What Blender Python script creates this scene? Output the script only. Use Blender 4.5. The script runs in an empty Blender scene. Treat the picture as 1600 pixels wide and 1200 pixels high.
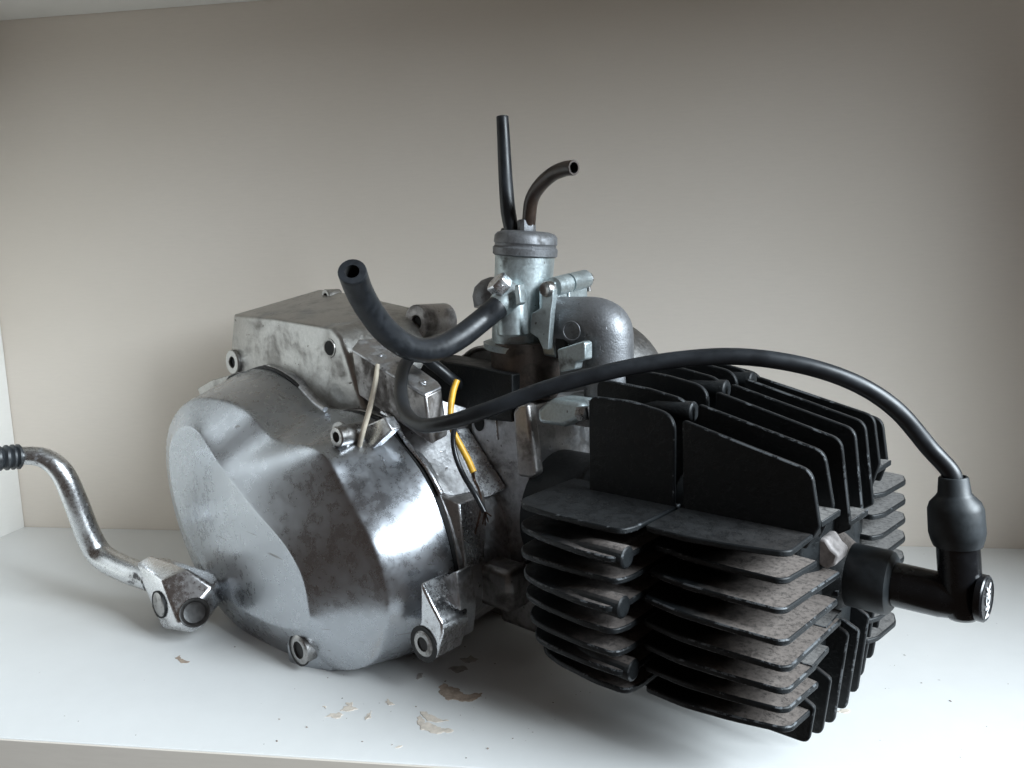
import bpy, bmesh, math, random
import numpy as np
from mathutils import Vector, Matrix, Euler
random.seed(7)
S = bpy.context.scene
COL = S.collection

# ---------------------------------------------------------------- camera, world, lamps, exposure
F_PX = 1155.0                      # focal length in pixels of a 1600 px wide frame
CAM_H = 0.246                      # height of the camera above the shelf board
YAW, PITCH, ROLL = (math.radians(v) for v in (7.567, 7.941, -1.356))
_f = Vector((-math.sin(YAW)*math.cos(PITCH), math.cos(YAW)*math.cos(PITCH), -math.sin(PITCH)))
_r0 = Vector((math.cos(YAW), math.sin(YAW), 0)); _u0 = _r0.cross(_f)
_r = math.cos(ROLL)*_r0 + math.sin(ROLL)*_u0
_u = -math.sin(ROLL)*_r0 + math.cos(ROLL)*_u0
CAM = Vector((0, 0, CAM_H))
cd = bpy.data.cameras.new('camera'); cam = bpy.data.objects.new('camera', cd); COL.objects.link(cam)
cd.sensor_width = 36; cd.lens = F_PX/1600*36; cd.clip_start = 0.01; cd.clip_end = 50
m = Matrix.Identity(4)
for i in range(3):
    m[i][0] = _r[i]; m[i][1] = _u[i]; m[i][2] = -_f[i]; m[i][3] = CAM[i]
cam.matrix_world = m
S.camera = cam

w = bpy.data.worlds.new('World'); S.world = w; w.use_nodes = True
bg = w.node_tree.nodes['Background']
bg.inputs[0].default_value = (0.30, 0.238, 0.205, 1); bg.inputs[1].default_value = 0.235

def window_lamp(name, loc, target, sx, sy, power, col):
    ld = bpy.data.lights.new(name, 'AREA'); ld.shape = 'RECTANGLE'; ld.size = sx; ld.size_y = sy
    ld.energy = power; ld.color = col
    o = bpy.data.objects.new(name, ld); COL.objects.link(o)
    o.location = loc
    o.rotation_euler = (Vector(target)-Vector(loc)).to_track_quat('-Z', 'Y').to_euler()
    return o
window_lamp('window_light', (1.60, -0.20, 1.08), (-0.1, 0.45, 0.1), 1.15, 1.15, 142, (0.815, 0.92, 1.0))
S.view_settings.view_transform = 'Standard'; S.view_settings.look = 'None'
S.view_settings.exposure = 0.0; S.view_settings.gamma = 1.0
S.render.engine = 'CYCLES'
S.cycles.max_bounces = 8; S.cycles.diffuse_bounces = 5; S.cycles.glossy_bounces = 5
S.cycles.use_denoising = True

# ---------------------------------------------------------------- engine frame (millimetres)
# c = along the cylinder towards the head, a = along the crankshaft away from the side cover, z = up
AL = math.radians(41.0)
fh = Vector((_f.x, _f.y, 0)).normalized(); rh = Vector((fh.y, -fh.x, 0))
CDIR = math.cos(AL)*rh - math.sin(AL)*fh
ADIR = math.cos(AL)*fh + math.sin(AL)*rh
ZUP = Vector((0, 0, 1))
ORG = Vector((0.0916, 0.3323, 0.030))       # lowest corner of the nearest bottom fin of the head
BC, BA, BZ = -210.0, 40.0, -30.0            # where the engine's base point lies in that frame
def ray(x, y): return (x-800)/F_PX*_r - (y-600)/F_PX*_u + _f
def toE(P):
    d = P-ORG; return Vector((d.dot(CDIR)*1000, d.dot(ADIR)*1000, d.z*1000))
def PA(x, y, a):
    d = ray(x, y); t = (a/1000-(CAM-ORG).dot(ADIR))/d.dot(ADIR); return toE(CAM+t*d)
def PC(x, y, c):
    d = ray(x, y); t = (c/1000-(CAM-ORG).dot(CDIR))/d.dot(CDIR); return toE(CAM+t*d)
def PZ(x, y, z):
    d = ray(x, y); t = (z/1000+ORG.z-CAM.z)/d.z; return toE(CAM+t*d)
def PD(x, y, dist): return toE(CAM+ray(x, y)*dist/1000)
def FL(x, y):
    d = ray(x, y); return CAM - d*(CAM.z/d.z)
def L(p): return Vector(((p[0]-BC)/1000, (p[1]-BA)/1000, (p[2]-BZ)/1000))
def V(*p): return Vector(p)

# ---------------------------------------------------------------- materials
def new_mat(name):
    mt = bpy.data.materials.new(name); mt.use_nodes = True
    nt = mt.node_tree; b = nt.nodes['Principled BSDF']
    return mt, nt, b
def nd(nt, t, **k):
    n = nt.nodes.new(t)
    for a, v in k.items(): setattr(n, a, v)
    return n
def noise(nt, scale, detail=6, rough=.6, vec=None, dist=0):
    n = nd(nt, 'ShaderNodeTexNoise'); n.inputs['Scale'].default_value = scale
    n.inputs['Detail'].default_value = detail; n.inputs['Roughness'].default_value = rough
    n.inputs['Distortion'].default_value = dist
    if vec is None:
        tc = nd(nt, 'ShaderNodeTexCoord'); vec = tc.outputs['Object']
    nt.links.new(vec, n.inputs['Vector']); return n.outputs['Fac']
def rng(nt, val, a, b, c=0., d=1., smooth=True):
    n = nd(nt, 'ShaderNodeMapRange'); n.interpolation_type = 'SMOOTHSTEP' if smooth else 'LINEAR'
    nt.links.new(val, n.inputs[0])
    for i, v in enumerate((a, b, c, d)): n.inputs[i+1].default_value = v
    return n.outputs[0]
def mul(nt, a, b, op='MULTIPLY'):
    n = nd(nt, 'ShaderNodeMath', operation=op); n.use_clamp = op == 'ADD'
    for i, v in enumerate((a, b)):
        if isinstance(v, (int, float)): n.inputs[i].default_value = v
        else: nt.links.new(v, n.inputs[i])
    return n.outputs[0]
def mix(nt, fac, a, b):
    n = nd(nt, 'ShaderNodeMix', data_type='RGBA')
    nt.links.new(fac, n.inputs[0])
    for i, v in ((6, a), (7, b)):
        if isinstance(v, (tuple, list)): n.inputs[i].default_value = (*v, 1)
        else: nt.links.new(v, n.inputs[i])
    return n.outputs[2]
def bump(nt, b, h, strength, dist=.0004):
    n = nd(nt, 'ShaderNodeBump'); n.inputs['Strength'].default_value = strength; n.inputs['Distance'].default_value = dist
    nt.links.new(h, n.inputs['Height']); nt.links.new(n.outputs[0], b.inputs['Normal'])

def scratch(nt):
    tc = nd(nt, 'ShaderNodeTexCoord'); out = None
    for rot, sc, th in (((.3, .5, .2), (30, 30, 420), .735), ((.9, -.4, .5), (420, 40, 40), .75), ((0, .2, -.6), (60, 200, 200), .745)):
        mp = nd(nt, 'ShaderNodeMapping'); mp.inputs['Rotation'].default_value = rot; mp.inputs['Scale'].default_value = sc
        nt.links.new(tc.outputs['Object'], mp.inputs[0])
        f = rng(nt, noise(nt, 1.0, 2, .5, mp.outputs[0]), th, th+.03, 0, .7)
        out = f if out is None else mul(nt, out, f, 'MAXIMUM')
    return out
def alu(name, base=(.6, .6, .61), dirt=(.07, .055, .045), rough=(.28, .42), lo=.52, hi=.78, scale=45, pit=.25, metal=1.0, dmax=.85, spot=.75, tone=.14, mdrop=.75):
    mt, nt, b = new_mat(name)
    big = noise(nt, scale, 8, .62, dist=.3); fine = noise(nt, scale*9, 5, .7); spots = noise(nt, scale*4.5, 2, .5)
    d = rng(nt, big, lo, hi, 0, dmax)
    sp = rng(nt, spots, .69, .74, 0, spot)
    tot = mul(nt, d, sp, 'MAXIMUM')
    tonec = mix(nt, rng(nt, fine, .3, .7), tuple(x*(1-tone) for x in base), tuple(min(1, x*(1+tone*.6)) for x in base))
    if spot == 0: tot = mul(nt, tot, scratch(nt), 'MAXIMUM')
    nt.links.new(mix(nt, tot, tonec, dirt), b.inputs['Base Color'])
    r = mul(nt, rng(nt, big, .3, .7, rough[0], rough[1]), rng(nt, fine, .3, .7, -.04, .06), 'ADD')
    r2 = mul(nt, r, mul(nt, tot, .3 if spot else .12), 'ADD')
    nt.links.new(r2, b.inputs['Roughness'])
    nt.links.new(rng(nt, tot, 0, 1, metal, metal*(1-mdrop)), b.inputs['Metallic'])
    bump(nt, b, fine if spot == 0 else mul(nt, fine, rng(nt, spots, .66, .74, 0, -.8), 'ADD'), pit)
    return mt
M = {}
M['cover'] = alu('worn_polished_aluminium', (.46, .48, .51), (.27, .255, .245), (.265, .29), .48, .9, 13, .02, dmax=.13, spot=.0, tone=.03, mdrop=.1)
M['cast'] = alu('dirty_cast_aluminium', (.56, .56, .57), (.055, .043, .036), (.30, .48), .46, .70, 48, .35)
M['castdark'] = alu('grimy_cast_aluminium', (.46, .44, .43), (.05, .04, .034), (.36, .52), .42, .70, 55, .4)
M['grime'] = alu('oil_grimed_aluminium', (.26, .245, .235), (.03, .025, .022), (.4, .55), .40, .66, 60, .4)
M['box'] = alu('stained_cast_aluminium', (.46, .45, .43), (.11, .095, .08), (.33, .46), .46, .80, 42, .3, dmax=.7)
M['bare'] = alu('bright_machined_aluminium', (.74, .75, .77), (.12, .1, .09), (.2, .34), .56, .8, 70, .25)
M['zinc'] = alu('pale_zinc_casting', (.50, .56, .57), (.075, .065, .055), (.34, .5), .50, .76, 70, .2, metal=.85)
M['pot'] = alu('dull_grey_casting', (.22, .225, .235), (.05, .045, .04), (.4, .55), .5, .75, 90, .6, metal=.7)
M['bowl'] = alu('varnish_stained_brass', (.13, .105, .09), (.03, .025, .022), (.4, .6), .45, .7, 60, .3, metal=.6)
M['chrome'] = alu('flaking_chrome', (.62, .625, .63), (.035, .03, .03), (.24, .32), .585, .64, 46, .05, dmax=.9, spot=.4)
M['hub'] = alu('bright_chrome', (.72, .72, .73), (.06, .05, .05), (.22, .32), .62, .75, 40, .1, dmax=.7, spot=.2)
M['steel'] = alu('oily_steel', (.40, .39, .38), (.05, .04, .035), (.25, .4), .5, .75, 150, .2)
M['darksteel'] = alu('blackened_steel', (.10, .095, .09), (.02, .018, .016), (.3, .45), .5, .75, 150, .2)
M['seal'] = alu('flywheel_grey_aluminium', (.27, .265, .26), (.08, .07, .065), (.4, .5), .5, .8, 40, .2)

def black(name, x0=None, x1=None, z0=.55, z1=.93, dust=(.165, .14, .125), lo=.40, hi=.56, base=(.007, .0085, .0095), floor=.0):
    mt, nt, b = new_mat(name)
    fine = noise(nt, 420, 6, .7); mid = noise(nt, 130, 5, .65)
    dark = mix(nt, rng(nt, mid, .35, .7), base, tuple(x*1.6 for x in base))
    col = dark; rgh = rng(nt, mid, .3, .7, .42, .6)
    if x0 is not None:
        geo = nd(nt, 'ShaderNodeNewGeometry'); tn = nd(nt, 'ShaderNodeSeparateXYZ'); nt.links.new(geo.outputs['True Normal'], tn.inputs[0])
        tc = nd(nt, 'ShaderNodeTexCoord'); tx = nd(nt, 'ShaderNodeSeparateXYZ'); nt.links.new(tc.outputs['Object'], tx.inputs[0])
        up = rng(nt, tn.outputs[2], z0, z1)
        wob = mul(nt, tx.outputs[0], mul(nt, mul(nt, mid, .5, 'SUBTRACT'), .035), 'ADD_' if False else 'ADD')
        wob.node.use_clamp = False
        al = rng(nt, wob, x0, x1, floor, 1)
        patch = mul(nt, rng(nt, mid, lo-.1, hi-.05, .8, 1), rng(nt, fine, .33, .5, .6, 1))
        k = mul(nt, mul(nt, up, al), patch)
        col = mix(nt, k, dark, mix(nt, rng(nt, fine, .3, .7), tuple(x*.75 for x in dust), tuple(x*1.2 for x in dust)))
        rgh = mul(nt, rgh, mul(nt, k, .5), 'ADD')
    nt.links.new(col, b.inputs['Base Color']); nt.links.new(rgh, b.inputs['Roughness'])
    b.inputs['Specular IOR Level'].default_value = .36
    bump(nt, b, mul(nt, fine, mid, 'ADD'), .8, .0007)
    return mt
M['fin_head'] = black('dusty_black_paint', .158, .192)
M['fin_cyl'] = black('sooty_black_paint', .085, .132, lo=.46, hi=.6, dust=(.13, .11, .10))
M['fin_plain'] = black('black_engine_paint', .150, .300, dust=(.05, .04, .035), floor=.12)
M['fin_grey'] = black('grey_dusted_black_paint', .02, .10, dust=(.165, .157, .15), lo=.36, hi=.5)

def worn():
    mt, nt, b = new_mat('chipped_paint_edge')
    n = noise(nt, 150, 6, .75); n2 = noise(nt, 22, 3, .5)
    k = rng(nt, mul(nt, n, mul(nt, n2, .8), 'ADD'), .95, 1.09)
    nt.links.new(mix(nt, k, (.006, .007, .008), (.34, .36, .38)), b.inputs['Base Color'])
    nt.links.new(rng(nt, k, 0, 1, 0, .9), b.inputs['Metallic']); b.inputs['Roughness'].default_value = .5; b.inputs['Specular IOR Level'].default_value = .3
    return mt
M['worn'] = worn()
def plain(name, col, rough=.5, var=.25, scale=160, bmp=.15, spec=.5, metal=0.0):
    mt, nt, b = new_mat(name)
    n = noise(nt, scale, 6, .65)
    nt.links.new(mix(nt, rng(nt, n, .3, .7), tuple(x*(1-var) for x in col), tuple(x*(1+var) for x in col)), b.inputs['Base Color'])
    nt.links.new(rng(nt, n, .3, .7, rough-.07, rough+.07), b.inputs['Roughness'])
    b.inputs['Specular IOR Level'].default_value = spec; b.inputs['Metallic'].default_value = metal
    bump(nt, b, n, bmp); return mt
M['rubber'] = plain('aged_black_rubber', (.024, .027, .030), .43, .4, 110)
M['rubber_dusty'] = plain('greyed_rubber_boot', (.019, .023, .026), .50, .4, 90, .2)
M['cable'] = plain('ignition_cable_sheath', (.013, .015, .018), .42, .35, 60, .08)
M['bakelite'] = plain('black_bakelite', (.009, .0095, .011), .26, .3, 60, .05)
M['hose'] = plain('fuel_hose_rubber', (.013, .0145, .017), .40, .3, 220, .2)
M['brown_tube'] = plain('brown_vent_tube', (.045, .029, .021), .38, .45, 80, .1)
M['gasket'] = plain('black_gasket', (.012, .011, .011), .6, .5, 200)
M['white_wire'] = plain('cream_wire_sheath', (.68, .60, .48), .45, .2, 100)
M['yellow_wire'] = plain('yellow_wire_sheath', (.62, .34, .03), .4, .25, 150)
M['black_wire'] = plain('black_wire_sheath', (.014, .015, .017), .3, .3, 100, .05)
M['copper'] = plain('tarnished_copper_strand', (.06, .035, .025), .4, .4, 200, .1, metal=.6)
M['hole'] = plain('hole_shade_black', (.006, .006, .006), .7, .3, 100)  # near-black colour stands in for the shade inside holes
M['ink'] = plain('white_print', (.78, .78, .78), .5, .05, 200, 0)
M['chip'] = plain('exposed_chipboard', (.60, .53, .455), .8, .16, 260, .5)
M['chip_dark'] = plain('oil_soaked_chipboard', (.36, .28, .22), .75, .3, 260, .5)
M['oil'] = plain('oil_spot', (.34, .31, .285), .4, .3, 160, .1)
M['grease'] = plain('black_grease', (.018, .016, .015), .42, .4, 200, .2)
M['grit'] = plain('brown_grit', (.22, .18, .15), .8, .6, 300, .1)
M['lit_boss'] = plain('dusty_lit_boss', (.34, .31, .30), .6, .4, 120, .3)  # pale from dust and from window light put into the colour

def laminate(name, col, rough=.38, grain=.02, specks=False):
    mt, nt, b = new_mat(name)
    tc = nd(nt, 'ShaderNodeTexCoord'); mp = nd(nt, 'ShaderNodeMapping'); mp.inputs['Scale'].default_value = (1, 1, 9)
    nt.links.new(tc.outputs['Object'], mp.inputs[0])
    n = noise(nt, 60, 8, .7, mp.outputs[0]); big = noise(nt, 3.5, 3, .5)
    c1 = mix(nt, rng(nt, n, .3, .7), tuple(x*(1-grain) for x in col), tuple(min(1, x*(1+grain)) for x in col))
    c2 = mix(nt, rng(nt, big, .35, .7, 0, .5), c1, tuple(x*y for x, y in zip(col, (.93, .92, .89))))
    if specks:
        s = noise(nt, 210, 2, .5); s2 = noise(nt, 9, 2, .5)
        k = mul(nt, rng(nt, s, .745, .775), rng(nt, s2, .48, .62))
        c2 = mix(nt, k, c2, (.16, .14, .12))
    nt.links.new(c2, b.inputs['Base Color'])
    nt.links.new(rng(nt, n, .3, .7, rough-.05, rough+.05), b.inputs['Roughness'])
    bump(nt, b, n, .10, .0003); return mt
M['shelf'] = laminate('white_shelf_laminate', (.69, .69, .68), .40, .015, True)
M['wall'] = laminate('cream_cabinet_laminate', (.765, .69, .612), .55, .018)
M['side'] = laminate('white_cabinet_side', (.80, .785, .75), .5, .015)
M['edge'] = laminate('cream_edge_band', (.66, .60, .53), .5, .02)

# ---------------------------------------------------------------- mesh helpers (engine millimetres in, local metres out)
def link(name, me, mats, parent=None, smooth=40, bevel=None, seg=2, subd=0, bmat=-1, label=None, world=False):
    o = bpy.data.objects.new(name, me); COL.objects.link(o)
    for k in (mats if isinstance(mats, (list, tuple)) else [mats]): me.materials.append(M[k])
    if parent is not None: o.parent = parent
    if smooth:
        me.shade_smooth(); me.set_sharp_from_angle(angle=math.radians(smooth))
    if bevel:
        b = o.modifiers.new('bevel', 'BEVEL'); b.width = bevel/1000; b.segments = seg; b.limit_method = 'ANGLE'; b.angle_limit = math.radians(35)
        b.material = bmat; b.harden_normals = False
    if subd:
        s = o.modifiers.new('subd', 'SUBSURF'); s.levels = subd; s.render_levels = subd
    if label: o['label'] = label
    return o
class MB:
    def __init__(s): s.v = []; s.f = []; s.mi = []
    def add(s, vs, fs, mi=0):
        k = len(s.v); s.v += [Vector(p) for p in vs]; s.f += [tuple(i+k for i in f) for f in fs]; s.mi += [mi]*len(fs); return s
    def prism(s, pts, ext, mi=0):
        n = len(pts); e = Vector(ext); A = [Vector(p) for p in pts]; B = [p+e for p in A]
        s.add(A+B, [tuple(range(n-1, -1, -1)), tuple(range(n, 2*n))]+[(i, (i+1) % n, (i+1) % n+n, i+n) for i in range(n)], mi); return s
    def loft(s, rings, mi=0, cap0=True, cap1=True, close=True):
        n = len(rings[0]); vs = [p for r in rings for p in r]; fs = []
        for j in range(len(rings)-1):
            for i in range(n if close else n-1):
                i2 = (i+1) % n; fs.append((j*n+i, j*n+i2, (j+1)*n+i2, (j+1)*n+i))
        if cap0: fs.append(tuple(range(n-1, -1, -1)))
        if cap1: fs.append(tuple(range((len(rings)-1)*n, len(rings)*n)))
        s.add(vs, fs, mi); return s
    def lathe(s, org, axis, prof, seg=28, mi=0, cap0=True, cap1=True, squash=None):
        ax = Vector(axis).normalized(); t = Vector((0, 0, 1)) if abs(ax.z) < .9 else Vector((1, 0, 0))
        e1 = ax.cross(t).normalized(); e2 = ax.cross(e1); o = Vector(org)
        q = squash or (1, 1)
        rings = [[o+ax*h+(e1*math.cos(2*math.pi*i/seg)*q[0]+e2*math.sin(2*math.pi*i/seg)*q[1])*r for i in range(seg)] for h, r in prof]
        return s.loft(rings, mi, cap0, cap1)
    def box(s, c0, c1, a0, a1, z0, z1, mi=0):
        return s.prism([(c0, a0, z0), (c1, a0, z0), (c1, a1, z0), (c0, a1, z0)], (0, 0, z1-z0), mi)
    def tube(s, pts, rad, seg=16, mi=0, bore=None, per=8, both=False):
        P = spline([Vector(p) for p in pts], per); n = len(P)
        R = [rad]*n if isinstance(rad, (int, float)) else list(np.interp(np.linspace(0, len(rad)-1, n), range(len(rad)), rad))
        T = [(P[min(i+1, n-1)]-P[max(i-1, 0)]).normalized() for i in range(n)]
        e = T[0].cross(Vector((0, 0, 1)) if abs(T[0].z) < .9 else Vector((1, 0, 0))).normalized(); rings = []
        for i in range(n):
            e = (e-T[i]*e.dot(T[i])).normalized(); g = T[i].cross(e)
            rings.append([P[i]+(e*math.cos(2*math.pi*k/seg)+g*math.sin(2*math.pi*k/seg))*R[i] for k in range(seg)])
        if bore:
            f = bore/R[0]
            def inner(j, q=f): return [P[j]+(p-P[j])*q for p in rings[j]]
            d = min(5, n-1)
            pre = [inner(d), inner(1), inner(0, f)]
            rim = [[P[0]+(p-P[0])*.96 - T[0]*.0 for p in rings[0]]]
            s.loft(pre, 1 if mi == 0 else mi, True, False)
            s.loft([inner(0, f)]+rim+[[p+T[0]*.4 for p in rings[0]]]+rings[1:], mi, False, not both)
            if both:
                s.loft([rings[-1], [P[-1]+(p-P[-1])*f for p in rings[-1]]], mi, False, False)
                s.loft([[P[-1]+(p-P[-1])*f for p in rings[-1]], inner(n-1-d)], 1, False, True)
        else: s.loft(rings, mi)
        return s
    def obj(s, name, mats, parent=None, clean=True, **k):
        me = bpy.data.meshes.new(name)
        me.from_pydata([L(p) for p in s.v], [], s.f)
        for p, i in zip(me.polygons, s.mi): p.material_index = i
        if clean:
            b = bmesh.new(); b.from_mesh(me); bmesh.ops.remove_doubles(b, verts=b.verts, dist=1e-6)
            bmesh.ops.recalc_face_normals(b, faces=b.faces); b.to_mesh(me); b.free()
        return link(name, me, mats, parent, **k)
def spline(P, per=8):
    if len(P) < 3: return [P[0].lerp(P[1], t/per) for t in range(per+1)]
    out = []; Q = [P[0]*2-P[1]]+P+[P[-1]*2-P[-2]]
    for i in range(1, len(Q)-2):
        p0, p1, p2, p3 = Q[i-1:i+3]
        for k in range(per):
            t = k/per
            out.append(.5*((2*p1)+(p2-p0)*t+(2*p0-5*p1+4*p2-p3)*t*t+(3*p1-p0-3*p2+p3)*t**3))
    out.append(P[-1]); return out
def rounded(pts, rads, seg=5):
    """2-D outline with rounded corners"""
    out = []; n = len(pts)
    for i in range(n):
        p = Vector(pts[i]); a = Vector(pts[i-1]); b = Vector(pts[(i+1) % n]); r = rads[i] if isinstance(rads, (list, tuple)) else rads
        if r <= 0: out.append(p); continue
        da = (a-p); db = (b-p); q = min(r, da.length*.45, db.length*.45)
        s, e = p+da.normalized()*q, p+db.normalized()*q
        for k in range(seg+1):
            t = k/seg; out.append(s*(1-t)**2+p*2*t*(1-t)+e*t*t)
    return out
def hexa(org, axis, r, h, mb=None, rot=0, mi=0):
    mb = mb or MB(); ax = Vector(axis).normalized(); t = Vector((0, 0, 1)) if abs(ax.z) < .9 else Vector((1, 0, 0))
    e1 = ax.cross(t).normalized(); e2 = ax.cross(e1)
    def ring(hh, rr): return [Vector(org)+ax*hh+(e1*math.cos(rot+i*math.pi/3)+e2*math.sin(rot+i*math.pi/3))*rr for i in range(6)]
    return mb.loft([ring(0, r), ring(h*.86, r), ring(h, r*.86)], mi)

# ---------------------------------------------------------------- the cabinet (setting)
def slab(name, x0, x1, y0, y1, z0, z1, mat, parent=None, kind='structure', bev=.6):
    me = bpy.data.meshes.new(name)
    vs = [(x, y, z) for z in (z0, z1) for y in (y0, y1) for x in (x0, x1)]
    me.from_pydata(vs, [], [(0, 2, 3, 1), (4, 5, 7, 6), (0, 1, 5, 4), (2, 6, 7, 3), (0, 4, 6, 2), (1, 3, 7, 5)])
    o = link(name, me, mat, parent, smooth=0, bevel=bev)
    if kind: o['kind'] = kind
    return o
XL, XR, YF, YB, ZT = -.615, .61, .3395, .682, .5045
shelf = slab('shelf', XL, XR, YF+.0016, YB, -.022, 0, 'shelf')
slab('edge_band', XL, XR, YF, YF+.0013, -.022, -.0002, 'edge', shelf, None, .25)
slab('back_wall', XL-.018, XR+.018, YB+.0005, YB+.016, -.022, ZT+.02, 'wall')
slab('side_wall', XL-.018, XL-.0004, YF-.001, YB, -.04, ZT+.03, 'side')
slab('side_wall', XR+.0004, XR+.018, YF-.001, YB, -.04, ZT+.03, 'side')
slab('ceiling', XL, XR, YF-.001, YB, ZT, ZT+.018, 'side')

def chip(px, mat, name='paint_chip', label=None):
    P = [FL(*p) for p in px]
    for it in range(3):
        Q = []
        for i in range(len(P)):
            a, b = P[i], P[(i+1) % len(P)]; d = b-a
            Q += [a, (a+b)/2+Vector((-d.y, d.x, 0))*random.uniform(-.22, .22)]
        P = Q
    n = len(P); c = sum(P, Vector())/n
    vs = [(p.x, p.y, -.0004) for p in P]+[(p.x, p.y, .00012) for p in P]+[(c.x+(p.x-c.x)*.94, c.y+(p.y-c.y)*.94, .0003) for p in P]
    me = bpy.data.meshes.new(name)
    fs = [(i+r*n, (i+1) % n+r*n, (i+1) % n+r*n+n, i+r*n+n) for r in (0, 1) for i in range(n)]+[tuple(range(2*n, 3*n))]
    me.from_pydata(vs, [], fs)
    return link(name, me, mat, shelf, smooth=0, label=label)
chip([(507, 1121), (516, 1115), (530, 1113), (537, 1117), (532, 1122)], 'chip')
chip([(531, 1111), (537, 1104), (549, 1103), (560, 1108), (548, 1111)], 'chip')
chip([(540, 1098), (551, 1097), (550, 1103), (543, 1102)], 'chip')
chip([(503, 1104), (510, 1104), (509, 1108)], 'chip')
chip([(571, 1126), (573, 1116), (581, 1112), (580, 1122)], 'chip')
chip([(601, 1097), (606, 1092), (613, 1098), (617, 1101), (606, 1101)], 'chip')
chip([(651, 1121), (656, 1118), (662, 1130), (676, 1132), (692, 1139), (709, 1142), (694, 1144), (672, 1145), (656, 1139), (652, 1130)], 'chip')
chip([(656, 1112), (666, 1112), (676, 1118), (688, 1124), (702, 1126), (690, 1128), (676, 1128), (668, 1127), (662, 1120)], 'chip')
chip([(685, 1073), (692, 1068), (712, 1075), (732, 1086), (754, 1083), (753, 1088), (738, 1096), (718, 1096), (700, 1095), (689, 1086)], 'chip_dark')
chip([(617, 1169), (622, 1166), (629, 1165), (622, 1169)], 'chip')
chip([(273, 1028), (282, 1024), (297, 1034), (292, 1036), (279, 1032)], 'chip_dark')
chip([(1306, 1112), (1316, 1108), (1328, 1109), (1322, 1114)], 'chip')
chip([(700, 1045), (722, 1040), (732, 1046), (716, 1052)], 'oil', 'oil_stain')
chip([(717, 1030), (735, 1024), (748, 1030), (733, 1036)], 'oil', 'oil_stain')
chip([(650, 1060), (656, 1052), (661, 1052), (653, 1062)], 'oil', 'oil_stain')

gv, gf = [], []
for i in range(60):
    px = random.choice([random.uniform(60, 1580), random.gauss(700, 180)]); py = random.uniform(1010, 1185)
    P = FL(px, py)
    if P.y < YF+.003 or not XL < P.x < XR: continue
    r = random.choice([.0002, .0003, .0003, .00045, .0007]); k = len(gv)
    gv += [(P.x+random.uniform(-r, r)+dx*r, P.y+dy*r*random.uniform(.6, 1.4), z*r) for dx, dy, z in ((-1, -1, -.2), (1, -1, -.2), (1, 1, -.2), (-1, 1, -.2), (0, 0, 1))]
    gf += [(k, k+1, k+4), (k+1, k+2, k+4), (k+2, k+3, k+4), (k+3, k, k+4)]
gm = bpy.data.meshes.new('grit'); gm.from_pydata(gv, [], gf)
go = link('grit', gm, 'grit', shelf, smooth=0); go['kind'] = 'stuff'

# ---------------------------------------------------------------- the engine
engine = bpy.data.objects.new('engine', None); COL.objects.link(engine)
engine.location = Vector((ORG.x, ORG.y, 0)) + CDIR*BC/1000 + ADIR*BA/1000
engine.rotation_euler = (0, 0, math.atan2(CDIR.y, CDIR.x))
engine.empty_display_size = .05
engine['label'] = 'moped engine with bright side cover and black finned cylinder on the white shelf'
engine['category'] = 'engine'

# ---- side cover: stations round the outline: seam (a = -28), rim, edge of the flat face (a = -80)
SA = -22
def sp(x, y): return PA(x, y, SA)
def se(c, z): return Vector((c, SA, z))
ST = [  # seam, (rim px, rim a), flat px
    (sp(721, 950), (606, 965, -63), (482, 953)),
    (sp(715, 890), (602, 920, -64), (476, 908)),
    (sp(702, 830), (586, 865, -67), (462, 878)),
    (sp(683, 775), (567, 825, -67), (445, 850)),
    (sp(660, 730), (547, 790, -67), (420, 822)),
    (sp(628, 690), (528, 757, -67), (395, 795)),
    (sp(600, 655), (510, 712, -68), (370, 762)),
    (sp(555, 640), (478, 690, -67), (357, 745)),
    (sp(500, 637), (424, 694, -66), (345, 730)),
    (sp(455, 592), (395, 640, -66), (331, 708)),
    (sp(414, 570), (345, 622, -68), (318, 687)),
    (sp(384, 577), (303, 620, -72), (306, 671)),
    (sp(352, 592), (281, 634, -76), (290, 664)),
    (se(-462, 112), (263, 660, -79), (271, 676)),
    (se(-478, 80), (255, 705, -81), (260, 710)),
    (se(-476, 42), (266, 785, -82), (272, 788)),
    (se(-458, 6), (292, 868, -82), (300, 862)),
    (se(-432, -14), (335, 950, -78), (345, 932)),
    (se(-395, -24), (395, 1003, -75), (402, 968)),
    (se(-350, -34), (452, 1030, -73), (440, 982)),
    (se(-295, -38), (525, 1052, -71), (470, 984)),
    (se(-245, -30), (572, 1046, -68), (481, 976)),
    (se(-212, -4), (597, 1020, -61), (484, 966)),
]
seam = [s[0] for s in ST]; rim = [PA(*s[1]) for s in ST]; flat = [PA(*s[2], -86) for s in ST]
cen = sum(flat, Vector())/len(flat)
def rl(A, B, t): return [p.lerp(q, t) for p, q in zip(A, B)]
rings = [[p+V(0, 1.5, 0) for p in seam], seam, rl(seam, rim, .5), rl(seam, rim, .93), [p for p in rl(seam, rim, .985)], rl(rim, flat, .045), rl(rim, flat, .5), rl(rim, flat, .975), flat, [p.lerp(cen, .03) for p in flat], [p.lerp(cen, .5) for p in flat], [p.lerp(cen, .9) for p in flat]]
cover = MB().loft(rings, cap0=True, cap1=True).obj('side_cover', 'cover', engine, smooth=180, subd=2)

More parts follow.
